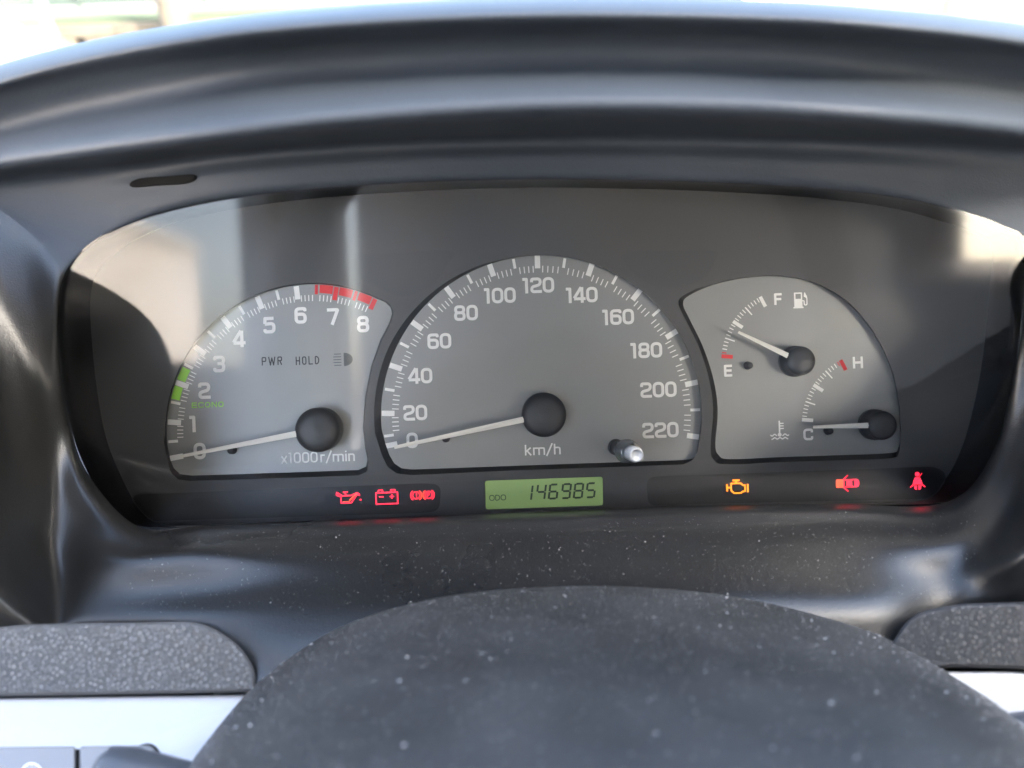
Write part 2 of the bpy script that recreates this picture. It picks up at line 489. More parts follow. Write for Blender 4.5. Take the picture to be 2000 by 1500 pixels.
fuel_in = smooth_outline([(1334, 594), (1346, 577), (1400, 554), (1470, 541), (1535, 541), (1590, 553), (1650, 587), (1700, 642), (1738, 715), (1755, 790), (1758, 850), (1754, 876), (1738, 885), (1640, 889), (1520, 893), (1425, 897), (1404, 889), (1397, 868), (1402, 800), (1392, 735), (1372, 675), (1346, 622)], 4)
fuel_out = [(x - (9 if x < 1420 and y > 560 else 1) + (2 if x > 1600 else 0), y + (10 if y > 860 else -1.5)) for x, y in fuel_in]

strip_l = rounded([(262, 966), (826, 944), (862, 946), (858, 998), (826, 1002), (290, 1018), (250, 1000)], [10, 8, 26, 26, 8, 6, 20])
strip_r = rounded([(1262, 932), (1300, 930), (1826, 911), (1850, 926), (1838, 962), (1820, 974), (1298, 986), (1266, 988)], [26, 8, 14, 16, 20, 12, 8, 26])
lcd_hole = rounded([(946, 939), (1177, 931), (1178, 987), (948, 995)], 5, 3)
win_l = smooth_outline([(700, 500), (740, 497), (880, 489), (872, 520), (845, 556), (800, 577), (770, 576), (735, 560), (705, 545), (694, 520)], 4)
win_r = smooth_outline([(1222, 494), (1300, 490), (1395, 489), (1396, 510), (1380, 540), (1340, 558), (1300, 562), (1262, 552), (1228, 524)], 4)

lens_ring_px = smooth_outline(LENS, 5)
mask_out = [(1040 + (x - 1040) * .93 , 740 + (y - 740) * (.955 if y < 740 else .99)) for x, y in lens_ring_px]
holes = [speedo_out, tach_out, fuel_out, strip_l, strip_r, lcd_hole, win_l, win_r]
vs, fs = fill([[P(x, y, 0) for x, y in mask_out]] + [[P(x, y, 0) for x, y in h] for h in holes])
mask = Mesh().add(vs, fs); face_up(mask)
mask.go('mask_plate', 'mask', cluster)

# housing wall between the lens edge and the mask
hw = Mesh(); n = len(lens_ring_px)
lr = [P(x, y, lens_z(x, y) - 1.5) for x, y in lens_ring_px]
mid = [P(x, y, 6) for x, y in [(1040 + (a - 1040) * .975, 742 + (b - 742) * (.985 if b < 742 else .998)) for a, b in lens_ring_px]]
mo = [P(x, y, -.6) for x, y in mask_out]
hw.v = lr + mid + mo
for k in range(2):
    for i in range(n):
        j = (i + 1) % n; hw.f.append((k * n + i, k * n + j, (k + 1) * n + j, (k + 1) * n + i))
hw.go('housing_wall', 'housing', cluster, smooth=True)
# back plate behind strips, windows and display
Mesh().add([P(100, 340, -9), P(2000, 340, -9), P(2000, 1040, -9), P(100, 1040, -9)], [(0, 3, 2, 1)]).go('back_plate', 'housing', cluster)

def wall_ring(outer, inner, z0, z1):
    m = Mesh(); n_ = len(outer); m.v = [P(x, y, z0) for x, y in outer] + [P(x, y, z1) for x, y in inner]
    for i in range(n_):
        j = (i + 1) % n_; m.f.append((i, j, n_ + j, n_ + i))
    return m

def resample(p, n_):
    q = list(p) + [p[0]]; L = [0]
    for i in range(len(p)): L.append(L[-1] + math.dist(q[i], q[i + 1]))
    out = []; k = 0
    for i in range(n_):
        t = L[-1] * i / n_
        while L[k + 1] < t: k += 1
        u = (t - L[k]) / max(L[k + 1] - L[k], 1e-9)
        out.append((q[k][0] + (q[k + 1][0] - q[k][0]) * u, q[k][1] + (q[k + 1][1] - q[k][1]) * u))
    return out

def nearest_ring(outer, inner):
    """dense outer ring paired with nearest point on inner ring"""
    a = resample(outer, 240); b = resample(inner, 720)
    # monotone pairing by nearest neighbour
    pr = [min(b, key=lambda q: (q[0] - p[0]) ** 2 + (q[1] - p[1]) ** 2) for p in a]
    return a, pr

def gauge(name, outer, inner, label=None):
    g = part(name, cluster)
    if label: g['label'] = label
    vs, fs = fill([[P(x, y, ZD) for x, y in inset(inner, -3)]])
    face_up(Mesh().add(vs, fs)).go('dial_face', 'dial', g)
    a, b = nearest_ring(outer, inner)
    wall_ring(a, b, -.02, ZD + .15).go('dial_rim', 'rim', g)
    return g

tach = gauge('tachometer', tach_out, tach_in, 'grey rev counter scaled 0 to 8 with red zone')
speedo = gauge('speedometer', speedo_out, speedo_in, 'large grey speedometer scaled 0 to 220')
fuel = gauge('fuel_and_temperature_gauge', fuel_out, fuel_in, 'grey twin gauge with fuel and coolant needles')

def ticks(name, c, lst, m, parent, z=ZD + .08):
    """lst of (angle, r_outer, r_inner, width px)"""
    me = Mesh()
    for a, ro, ri, w_ in lst:
        u = (math.cos(rad(a)), -math.sin(rad(a))); v = (-u[1], u[0])
        q = [(c[0] + u[0] * r + v[0] * k * w_ / 2, c[1] + u[1] * r + v[1] * k * w_ / 2) for r, k in ((ro, -1), (ro, 1), (ri, 1), (ri, -1))]
        me.add([P(x, y, z) for x, y in q], [(0, 1, 2, 3)])
    return face_up(me).go(name, m, parent)

def block(c, a0, a1, r0, r1, name, m, parent, z=ZD + .11):
    me = Mesh(); n_ = 8; p0 = []; p1 = []
    for k in range(n_ + 1):
        a = rad(a0 + (a1 - a0) * k / n_)
        p0.append(P(c[0] + r0 * math.cos(a), c[1] - r0 * math.sin(a), z)); p1.append(P(c[0] + r1 * math.cos(a), c[1] - r1 * math.sin(a), z))
    me.add(p0 + p1, [(i, i + 1, n_ + 2 + i, n_ + 1 + i) for i in range(n_)])
    return face_up(me).go(name, m, parent)

# --- speedometer scale
SC = (1057.5, 811)
sa = {0: 191.2, 10: 187.6, 20: 179.3, 30: 170.5, 40: 161.7, 50: 152.9, 60: 144.2, 70: 135.4, 80: 126.7, 90: 117.8, 100: 109.0, 110: 100.2, 120: 91.5,
      130: 81.5, 140: 71.5, 150: 61.6, 160: 51.7, 170: 41.8, 180: 31.9, 190: 21.9, 200: 12.0, 210: 2.0, 220: -7.9}
ticks('major_scale', SC, [(sa[v], 312, 287, 10.5) for v in range(0, 221, 20)], 'white', speedo)
ticks('half_scale', SC, [(sa[v], 310, 291, 5.5) for v in range(10, 220, 20)], 'white', speedo)
ticks('minor_scale', SC, [(sa[v] + (sa[v + 10] - sa[v]) * k / 5, 292, 279, 1.9) for v in range(10, 220, 10) for k in range(1, 5)], 'white', speedo)
NW = {'*': .74, '1': .40}
for txt, x, y in [('0', 805, 860), ('20', 811, 806), ('40', 821, 734), ('60', 858, 666), ('80', 910, 611), ('100', 977, 577), ('120', 1052, 557), ('140', 1137, 576),
                  ('160', 1208, 619), ('180', 1263, 684), ('200', 1286, 761), ('220', 1290, 840)]:
    write('numeral', txt, x, y, ZD + .08, 30.5, 'white', speedo, NW, s=.19, gap=.055, cell=.6)
write('unit_lettering', 'km/h', 1060, 878, ZD + .08, 21, 'white', speedo, {'k': .62, 'm': 1.1, '/': .55, 'h': .62}, s=.145, gap=.13, fit=70, cell=.5)
# --- tachometer scale
TC = (612, 842)
def ta(v): return 176.4 - 15.93 * (v - 1) if v >= 1 else {.5: 184.2, 0: 190.8}[v]
ticks('major_scale', TC, [(ta(v), 285, 259, 10.5) for v in range(0, 7)], 'white', tach)
ticks('half_scale', TC, [(ta(v + .5), 284, 265, 5.5) for v in range(0, 6)], 'white', tach)
ticks('minor_scale', TC, [(ta(h / 2) + (ta(h / 2 + .5) - ta(h / 2)) * k / 5, 266, 254, 1.9) for h in range(1, 16) for k in range(1, 5)], 'white', tach)
ticks('red_scale', TC, [(ta(6.5), 286, 267, 6), (ta(7), 285, 259, 9), (ta(7.5), 286, 267, 6), (ta(8), 285, 263, 9)], 'red', tach)
for v in (6.5, 7, 7.5): block(TC, ta(v) - 1.3, ta(v + .5) + 1.35, 286, 270, 'red_zone', 'red', tach)
for v in (1.5, 2): block(TC, ta(v) - 1.3, ta(v + .5) + 1.2, 285, 268, 'green_zone', 'green', tach)
for txt, x, y in [('0', 390, 881), ('1', 378, 828), ('2', 399, 763), ('3', 428, 711), ('4', 467, 662), ('5', 526, 635), ('6', 587, 616), ('7', 651, 618), ('8', 709, 633)]:
    write('numeral', txt, x, y, ZD + .08, 32.5, 'white', tach, NW, s=.20)
write('econo_lettering', 'ECONO', 405.5, 790.5, ZD + .08, 10.5, 'green', tach, {'*': 1.05}, s=.17, gap=.28, fit=62, cell=.4)
write('pwr_lettering', 'PWR', 531, 705, ZD + .08, 16.5, 'dark', tach, {'*': .58, 'W': .85}, s=.135, gap=.26, fit=40, cell=.45)
write('hold_lettering', 'HOLD', 600.5, 704, ZD + .08, 16.5, 'dark', tach, {'*': .56}, s=.135, gap=.26, fit=46, cell=.45)
write('unit_lettering', 'x1000 r/min', 621, 892.5, ZD + .08, 21, 'white', tach, {'*': .66, '1': .36, 'x': .58, 'r': .42, '/': .5, 'm': 1.02, 'i': .2, 'n': .6, ' ': .14}, s=.145, gap=.1, fit=144, cell=.5)
def hb(X, Y):
    d = np.maximum(np.hypot((X + 2) / 1.35, Y) - 13.2, -(X + 1.5)); d = np.minimum(d, 99)
    d = np.maximum(d, np.abs(Y) - 13)
    for k in range(5): d = np.minimum(d, d_seg(X, Y, (-22 + (1.5 if k in (0, 4) else 0), 11 - k * 5.5), (-6.5, 11 - k * 5.5), 1.7))
    return d
draw('high_beam_symbol', hb, 673, 702, ZD + .08, 24, 16, 'grey', tach)

# --- fuel and temperature
FC, HC = (1551, 705), (1708, 829)
A0, A1 = 176.2, 117.8
def small_scale(c, red_low, pre):
    L = lambda k: A0 + (A1 - A0) * k / 20
    mj = [k for k in (0, 10, 20) if k != (0 if red_low else 20)]
    ticks('major_scale', c, [(L(k), 142, 120, 7) for k in mj], 'white', fuel)
    ticks('quarter_scale', c, [(L(k), 142, 122, 2.6) for k in (5, 15)], 'white', fuel)
    ks = [k for k in range(1, 20) if k % 5]; rk = 1 if red_low else 19
    ticks('minor_scale', c, [(L(k), 142, 133, 1.9) for k in ks if k != rk], 'white', fuel)
    e = 0 if red_low else 20
    ticks('red_scale', c, [(L(e), 142, 120, 7.5), (L(rk), 142, 133, 2.2)], 'red', fuel)
small_scale(FC, True, 'fuel'); small_scale(HC, False, 'temp')
write('letter_f', 'F', 1519.5, 584, ZD + .08, 23, 'white', fuel, {'*': .66}, s=.2, cell=.5)
write('letter_e', 'E', 1422, 724, ZD + .08, 23.5, 'white', fuel, {'*': .68}, s=.2, cell=.5)
write('letter_h', 'H', 1675.5, 708, ZD + .08, 23, 'white', fuel, {'*': .86}, s=.2, cell=.5)
write('letter_c', 'C', 1578.5, 848.5, ZD + .08, 23, 'white', fuel, {'*': .84}, s=.2, cell=.5)
def pump(X, Y):
    d = d_poly(X, Y, [(-14, -15.5), (6, -15.5), (6, -12.5), (4, -12.5), (4, 15.5), (-12, 15.5), (-12, -12.5), (-14, -12.5)])
    d = np.maximum(d, -d_poly(X, Y, [(-9, 3), (1.4, 3), (1.4, 12.6), (-9, 12.6)]))
    d = np.minimum(d, d_path(X, Y, [(4, -1), (7.5, -1), (7.5, -9.5), (13, -9.5), (13, 5), (9, 14)], 2.2, False, 3, True))
    return np.minimum(d, d_poly(X, Y, [(7, 7), (13.5, 3), (13.5, 8), (8, 15)]))
draw('fuel_pump_symbol', pump, 1563, 586.5, ZD + .08, 17, 18, 'white', fuel, .5)
def therm(X, Y):
    d = d_seg(X, Y, (0, 17), (0, -9), 3.2, True); d = np.minimum(d, d_circ(X, Y, (0, -9), 3.8))
    for y in (13, 8, 3): d = np.minimum(d, d_seg(X, Y, (0, y), (8.5, y), 2.2))
    wv = lambda y0, x0, x1: [(x0 + (x1 - x0) * i / 12, y0 + 1.7 * math.sin((x0 + (x1 - x0) * i / 12) * .62 + 1.4)) for i in range(13)]
    d = np.minimum(d, d_path(X, Y, wv(-9.5, -17.5, -6), 2.3, cap=True)); d = np.minimum(d, d_path(X, Y, wv(-9.5, 6, 17.5), 2.3, cap=True))
    return np.minimum(d, d_path(X, Y, wv(-16, -15.5, 15.5), 2.3, cap=True))
draw('coolant_symbol', therm, 1522.5, 840, ZD + .08, 20, 21, 'white', fuel, .5)

# --- needles, caps, stop pins
def needle(a, b, wa, wb, z, parent, name='needle'):
    A = Vector(a); B = Vector(b); d = (B - A).normalized(); n_ = Vector((-d.y, d.x))
    m = Mesh(); out = [A + n_ * wa / 2, B + n_ * wb / 2, B - n_ * wb / 2, A - n_ * wa / 2]
    lo = [P(p.x, p.y, z - 1.2) for p in out]; hi = [P(p.x, p.y, z) for p in out]
    c = [P(A.x, A.y, z + .35), P(B.x, B.y, z + .12)]
    m.v = lo + hi + c
    m.f = [(0, 1, 5, 4), (1, 2, 6, 5), (2, 3, 7, 6), (3, 0, 4, 7), (4, 5, 9, 8), (8, 9, 6, 7), (5, 6, 9), (4, 8, 7), (3, 2, 1, 0)]
    return m.go(name, 'needle', parent)
def cap(base, r, h, parent, skirt=1.0):
    """round hub cap; r px at the top, h mm"""
    k = (D - (ZD + h) / 1000) / F; R = r * k; b = P(base[0], base[1], ZD + .1); H = h / 1000; e = R * .62
    pr = [(R * skirt, 0), (R * skirt, H * .25), (R, H * .3), (R, H - e * .55)]
    for q in range(1, 7):
        t = q / 6 * math.pi / 2; pr.append((R - e * (1 - math.cos(t)), H - e * .55 + e * .55 * math.sin(t)))
    pr += [(R * .2, H + R * .035), (R * .03, H + R * .045)]
    return Mesh().lathe(b, (0, 0, 1), pr, 56).go('needle_cap', 'cap', parent, smooth=True)
needle((600, 843), (352, 891.5), 12.5, 6, 4.2, tach); cap((628, 838), 44, 9, tach)
needle((1040, 815.5), (770, 874), 12, 6.5, 4.2, speedo); cap((1061, 809), 44, 9, speedo)
needle((1548, 699), (1442, 648.5), 11.5, 5, 4.5, fuel, 'fuel_needle'); cap((1550, 706), 28.5, 9, fuel, 1.08)
needle((1708, 830.5), (1588, 834), 11.5, 5.5, 4.5, fuel, 'temperature_needle'); cap((1705, 829), 28.5, 9, fuel, 1.08)
def pin(x, y, r, parent, h=4.5):
    k = D / F * r
    Mesh().lathe(P(x, y, ZD + .05), (0, 0, 1), [(k * 1.3, 0), (k * 1.25, .0004), (k, .0006), (k, h / 1000 - .0003), (k * .7, h / 1000)], 18).go('stop_pin', 'pin', parent, smooth=True)
pin(455, 879, 6.5, tach, 3); pin(871, 856, 6.5, speedo, 3); pin(1460, 714, 6.5, fuel, 3.2); pin(1616, 841, 6.5, fuel, 3)

# --- trip reset knob
kn = part('trip_knob', cluster)
kb = P(1203, 873, ZD + .2); kt = P(1244, 889, 24)
ax = (kt - kb)
Mesh().lathe(kb, (0, 0, 1), [(.0032, 0), (.0032, .0006), (.0026, .0008)], 32).go('knob_hole', 'rim', kn)
L = ax.length
Mesh().lathe(kb + ax * .48, ax, [(.0040, 0), (.0046, .0012), (.0046, .0028), (.0038, .004), (.0034, .005)], 36).go('knob_collar', 'collar', kn, smooth=True)
Mesh().lathe(kb, ax, [(.0022, 0), (.0022, L * .55), (.0028, L * .6), (.0029, L * .93), (.0026, L * .985), (.0021, L), (.0018, L - .0006), (.0004, L - .0008)], 36).go('knob_stem', 'knob', kn, smooth=True)

# --- odometer display
od = part('odometer_display', cluster)
vs, fs = fill([[P(x, y, -2.6) for x, y in inset(lcd_hole, -6)]])
face_up(Mesh().add(vs, fs)).go('lcd_panel', 'lcd', od)
wall_ring(lcd_hole, [(x + 1, y) for x, y in lcd_hole], -.02, -2.55).go('display_rim', 'rim', od)
SEG = {'1': 'bc', '4': 'fgbc', '6': 'afgedc', '9': 'abcdfg', '8': 'abcdefg', '5': 'afgcd'}
def digit7(ch):
    h, w_, t, g = 31, 15.5, 3.8, .8; sl = .16
    sh = lambda x, y: (x + y * sl, y)
    def fn(X, Y):
        Xs = X - Y * sl; d = np.full(X.shape, 1e3); H = h / 2; W2 = w_ / 2
        P6 = lambda a, b: d_seg(Xs, Y, a, b, t)
        m_ = {'a': ((-W2 + g + 1, H - t / 2), (W2 - g - 1, H - t / 2)), 'g': ((-W2 + g + 1, 0), (W2 - g - 1, 0)), 'd': ((-W2 + g + 1, -H + t / 2), (W2 - g - 1, -H + t / 2)),
              'f': ((-W2, g), (-W2, H - g - 1)), 'b': ((W2, g), (W2, H - g - 1)), 'e': ((-W2, -H + g + 1), (-W2, -g)), 'c': ((W2, -H + g + 1), (W2, -g))}
        for q in SEG[ch]: d = np.minimum(d, P6(*m_[q]))
        return d
    return fn
for ch, x, y in [('1', 1031, 962.5), ('4', 1057, 960.8), ('6', 1081, 960), ('9', 1106, 959.2), ('8', 1130, 958.4), ('5', 1154, 957.5)]:
    draw('odometer_digit', digit7(ch), x, y, -2.5, 14, 18, 'seg', od, .5)
write('odo_lettering', 'ODO', 972, 972, -2.5, 11.5, 'seg', od, {'*': .95, 'D': .85}, s=.14, gap=.1, fit=33, cell=.4)

# --- warning light strips with lit symbols
def strip(outline, name):
    s_ = part(name, cluster)
    vs, fs = fill([[P(x, y, -1.6) for x, y in inset(outline, -4)]]); face_up(Mesh().add(vs, fs)).go('smoked_panel', 'strip', s_)
    wall_ring(outline, outline, -.02, -1.58).go('strip_edge', 'rim', s_)
    return s_
sL = strip(strip_l, 'warning_strip'); sR = strip(strip_r, 'warning_strip')
for o_, nm in ((win_l, 'signal_window'), (win_r, 'signal_window')):
    vs, fs = fill([[P(x, y, -.7) for x, y in inset(o_, -2)]]); face_up(Mesh().add(vs, fs)).go(nm, 'window', cluster)
ZI = -1.48
def oil(X, Y):
    d = d_path(X, Y, [(-14, 3), (-14, -11), (6, -11), (18, 5), (23, 2)], 2.3)
    d = np.minimum(d, d_path(X, Y, [(-14, 3), (6, 3), (18, 8), (23, 4)], 2.3)); d = np.minimum(d, d_path(X, Y, [(-14, 1), (-23, 5), (-22, 10), (-14, 5)], 2.2, True))
    d = np.minimum(d, d_seg(X, Y, (-5, 3), (-5, 9), 2.2)); d = np.minimum(d, d_seg(X, Y, (-10, 10), (0, 10), 2.4))
    return np.minimum(d, d_circ(X, Y, (24, -6), 1.9))
draw('oil_pressure_light', oil, 680, 971, ZI, 27, 15, 'red_lit', sL, .5)
def oilc(X, Y): return np.minimum(d_path(X, Y, [(3, -6), (16, 6)], 2.4, cap=True), d_path(X, Y, [(-11, -8.5), (3, -8.5)], 1.2))
draw('oil_light_core', oilc, 680, 971, ZI + .03, 27, 15, 'mix_lit', sL, .5)
def batt(X, Y):
    d = d_path(X, Y, [(-21, -14), (21, -14), (21, 8), (-21, 8)], 2.3, True)
    d = np.minimum(d, d_path(X, Y, [(-16, 8), (-16, 13), (-8, 13), (-8, 8)], 2.2)); d = np.minimum(d, d_path(X, Y, [(8, 8), (8, 13), (16, 13), (16, 8)], 2.2))
    d = np.minimum(d, d_seg(X, Y, (-15, 0), (-6, 0), 2.4)); d = np.minimum(d, d_seg(X, Y, (5.5, 0), (14.5, 0), 2.4))
    return np.minimum(d, d_seg(X, Y, (10, -4.5), (10, 4.5), 2.4))
draw('battery_light', batt, 755.5, 970, ZI, 24, 17, 'red_lit', sL, .5)
def brake(X, Y):
    d = np.full(X.shape, 1e3)
    for s_ in (-1, 1):
        c = (s_ * 12.2, 0); d = np.minimum(d, d_ring(X, Y, c, 6.9, 1.7)); q = np.maximum(np.maximum(d_ring(X, Y, c, 10.8, 1.8), -(np.abs(X - c[0]) - 6)), -(s_ * X - 5)); d = np.minimum(d, q)
    d = np.minimum(d, d_seg(X, Y, (-11.5, -.6), (-11.5, 4.2), 1.9)); d = np.minimum(d, d_circ(X, Y, (-11.5, -3.6), 1.2))
    d = np.minimum(d, d_seg(X, Y, (9.8, -4), (9.8, 4), 1.7)); return np.minimum(d, d_path(X, Y, [(9.8, 3.6), (13.2, 3.6), (13.2, .2), (9.8, .2)], 1.5))
draw('brake_light', brake, 825, 967, ZI, 26, 13, 'red_lit', sL, .4)
def brk2(X, Y):
    d = np.full(X.shape, 1e3)
    for s_ in (-1, 1): d = np.minimum(d, np.maximum(np.maximum(d_ring(X, Y, (s_ * 12.2, 0), 10.8, 1.7), s_ * X - 5), -s_ * X - 1))
    return d
draw('brake_light_core', brk2, 825, 967, ZI + .03, 14, 13, 'mix_lit', sL, .5)
def eng(X, Y):
    d = d_path(X, Y, [(-11, 7), (8, 7), (12, 3), (16, 3), (16, -9), (12, -9), (8, -12), (-5, -12), (-11, -7)], 2.8, True)
    d = np.minimum(d, d_seg(X, Y, (-8, 13), (6, 13), 3.6)); d = np.minimum(d, d_seg(X, Y, (-1, 7), (-1, 13), 5)); d = np.minimum(d, d_seg(X, Y, (-19, 6), (-19, -8), 3.4))
    d = np.minimum(d, d_seg(X, Y, (-19, -1), (-11, -1), 3.2)); return np.minimum(d, d_seg(X, Y, (21.5, 5), (21.5, -11), 3.2))
draw('engine_light', eng, 1439, 951, ZI, 25, 17, 'orange_lit', sR, .5)
def car(X, Y):
    d = d_poly(X, Y, rounded([(-22, -8), (20, -8), (23, -4), (23, 4), (20, 8), (-22, 8)], 2.5, 3))
    for q in ([(-6, -6.5), (-1.5, -4.8), (-1.5, 4.8), (-6, 6.5)], [(9, -4.8), (14, -6.5), (14, 6.5), (9, 4.8)], [(-1, 6), (8, 6), (8, 7.2), (-1, 7.2)], [(-1, -6), (8, -6), (8, -7.2), (-1, -7.2)]): d = np.maximum(d, -d_poly(X, Y, q))
    d = np.minimum(d, d_seg(X, Y, (-7, 8), (1, 15.5), 2.2, True)); return np.minimum(d, d_seg(X, Y, (-7, -8), (1, -15.5), 2.2, True))
draw('door_ajar_light', lambda X, Y: np.maximum(car(X, Y), -(X + 8)), 1655, 944, ZI, 26, 18, 'red_lit', sR, .5)
draw('door_light_core', lambda X, Y: np.maximum(car(X, Y), X + 8), 1655, 944, ZI + .03, 26, 18, 'mix_lit', sR, .5)
def belt(X, Y):
    d = d_circ(X, Y, (0, 14), 4.3)
    d = np.minimum(d, d_poly(X, Y, rounded([(-5, 8), (5, 8), (9.5, -4), (8, -6), (-8, -6), (-9.5, -4)], 2, 3)))
    d = np.maximum(d, -d_seg(X, Y, (-9, -6), (8, 12), 1.6))
    d = np.minimum(d, d_seg(X, Y, (-9.5, -7), (9.5, 15.5), 1.3, True) + 0.15)
    d = np.maximum(d, -d_poly(X, Y, [(-7, 0), (-5, 0), (-5.5, -1.5), (-7, -1.5)]))
    for s_ in (-1, 1):
        d = np.minimum(d, d_poly(X, Y, [(s_ * 1, -8), (s_ * 7.5, -8), (s_ * 6, -15), (s_ * 2, -17)])); d = np.minimum(d, d_seg(X, Y, (s_ * 8, -6), (s_ * 14, -11), 2.1, True))
    return d
draw('seat_belt_light', belt, 1792, 940, ZI, 17, 21, 'red_lit', sR, .5)

# --- clear lens
lm = Mesh(); R_ = 8; cx_, cy_ = 1040, 690
for k in range(R_ + 1):
    t = 1 - k / R_ * .985
    for x, y in lens_ring_px:
        X_, Y_ = cx_ + (x - cx_) * t, cy_ + (y - cy_) * t
        lm.v.append(P(X_, Y_, lens_z(X_, Y_)))
for k in range(R_):
    for i in range(n):
        j = (i + 1) % n; lm.f.append((k * n + i, k * n + j, (k + 1) * n + j, (k + 1) * n + i))
lm.f.append(tuple(R_ * n + i for i in range(n)))
lens = face_up(lm).go('clear_lens', 'lens', cluster, smooth=True)

# =================================================================== dashboard
dash = thing('dashboard', 'dark plastic dashboard with curved instrument hood, grained pads and silver lower trim', 'dashboard')
XS = [-400, -200, 0, 250, 500, 750, 1000, 1250, 1500, 1750, 2000, 2200, 2500]
TOP = [290, 195, 122, 60, 26, 6, -4, -6, 2, 18, 46, 85, 170]
RID = [370, 300, 247, 197, 162, 142, 129, 123, 130, 150, 178, 215, 290]
L2 = [440, 365, 318, 290, 258, 233, 217, 213, 220, 238, 260, 290, 360]
L3 = [480, 405, 357, 322, 292, 276, 268, 266, 268, 277, 292, 320, 400]
def at(T, x): return float(np.interp(x, XS, T))
def top_spoke(x, e):
    sp = lambda k: 1040 + (x - 1040) * k
    ed = max(0, abs(x - 1055) - 560) / 400; ed = min(ed, 1); ed = ed * ed * (3 - 2 * ed); zl = lambda p, q: p + (q - p) * ed
    a, b, c, d_ = sp(1.04 + .04 * ed), sp(1.09 + .14 * ed), sp(1.14 + .24 * ed), sp(1.22 + .34 * ed)
    return [(x, e, lens_z(x, e) - 2), (sp(1.001), e - 2, zl(50, 36)), (a, (e + at(L3, b)) / 2, zl(53, 35)), (b, at(L3, b), zl(55, 36)), (c, at(L2, c), zl(94, 46)), (c, at(RID, c), zl(84, 42)),
            (d_, (at(RID, c) + at(TOP, d_)) / 2 + 12, zl(88, 44)), (d_, at(TOP, d_) + 34, zl(101, 50)), (d_, at(TOP, d_), zl(86, 43)), (d_, at(TOP, d_) + 40, zl(52, 32)), (d_, at(TOP, d_) + 160, 0)]
spk = []
for x, e in LENS[:13]: spk.append(top_spoke(x, e))
def hand(p, *lv):
    x, e = p
    l = [(x, e, lens_z(x, e) - 2)] + list(lv)
    while len(l) < 11:
        q = l[-1]; l.append((q[0] + (q[0] - l[-2][0]) * .4, q[1] + (q[1] - l[-2][1]) * .4, q[2] - 14))
    return l
spk += [
    hand((2000, 560), (2006, 560, 38), (2040, 540, 40), (2080, 520, 40), (2120, 500, 40), (2160, 490, 40), (2220, 480, 38), (2280, 470, 36)),
    hand((1985, 700), (1991, 702, 28), (2020, 715, 30), (2060, 720, 34), (2100, 730, 40), (2150, 740, 47), (2200, 750, 60), (2260, 760, 62)),
    hand((1940, 880), (1947, 886, 26), (1968, 920, 34), (1995, 975, 48), (2030, 1030, 78), (2080, 1060, 80), (2140, 1090, 82), (2200, 1110, 80)),
    hand((1850, 980), (1853, 990, 34), (1858, 1020, 46), (1862, 1060, 57), (1866, 1115, 62), (1870, 1172, 66), (1872, 1210, 66), (1874, 1260, 64)),
    hand((1650, 986), (1652, 994, 30), (1656, 1020, 38), (1664, 1060, 50), (1680, 1120, 62), (1700, 1180, 72), (1716, 1240, 76), (1730, 1310, 78)),
    hand((1400, 990), (1400, 998, 30), (1400, 1030, 38), (1402, 1070, 50), (1405, 1120, 62), (1408, 1180, 72), (1410, 1240, 76), (1410, 1300, 78)),
    hand((1000, 1004), (1000, 1012, 30), (1000, 1040, 38), (1000, 1080, 50), (1000, 1130, 62), (1000, 1190, 72), (1000, 1240, 76), (1000, 1300, 78)),
    hand((600, 1019), (600, 1028, 30), (598, 1052, 38), (594, 1085, 49), (588, 1140, 58), (575, 1205, 69), (555, 1290, 79), (530, 1370, 81)),
    hand((400, 1026), (400, 1036, 31), (397, 1060, 44), (392, 1085, 52), (386, 1150, 57.5), (378, 1207, 66), (374, 1240, 66), (370, 1300, 68)),
    hand((270, 1028), (266, 1040, 38), (248, 1070, 48), (222, 1095, 54), (190, 1152, 58.5), (160, 1209, 66), (150, 1240, 66), (150, 1300, 68)),
    hand((175, 930), (166, 945, 30), (140, 1000, 36), (122, 1050, 42), (108, 1110, 50), (95, 1196, 66), (80, 1240, 74), (70, 1300, 68)),
    hand((140, 840), (131, 846, 22), (100, 880, 28), (70, 920, 38), (30, 970, 52), (-20, 1030, 70), (-60, 1090, 82), (-90, 1150, 82)),
    hand((118, 700), (110, 702, 29), (75, 700, 31), (35, 700, 35), (-20, 712, 44), (-70, 724, 62), (-130, 736, 82), (-180, 748, 88)),
]
ctrl = [[P(*q) for q in s_] for s_ in spk]
NU, NV = 9, 6
rows = loft(ctrl, NU, NV, True)
RI = 5 * NV
iL, iR = 3, 12 * NU + 3
grid_mesh(rows[iR:] + rows[:iL + 1], 0, 10 * NV, False).go('cluster_surround', 'surround', dash, smooth=True)
grid_mesh(rows[iL:iR + 1], 0, 10 * NV, False).go('hood', 'hood', dash, smooth=True)

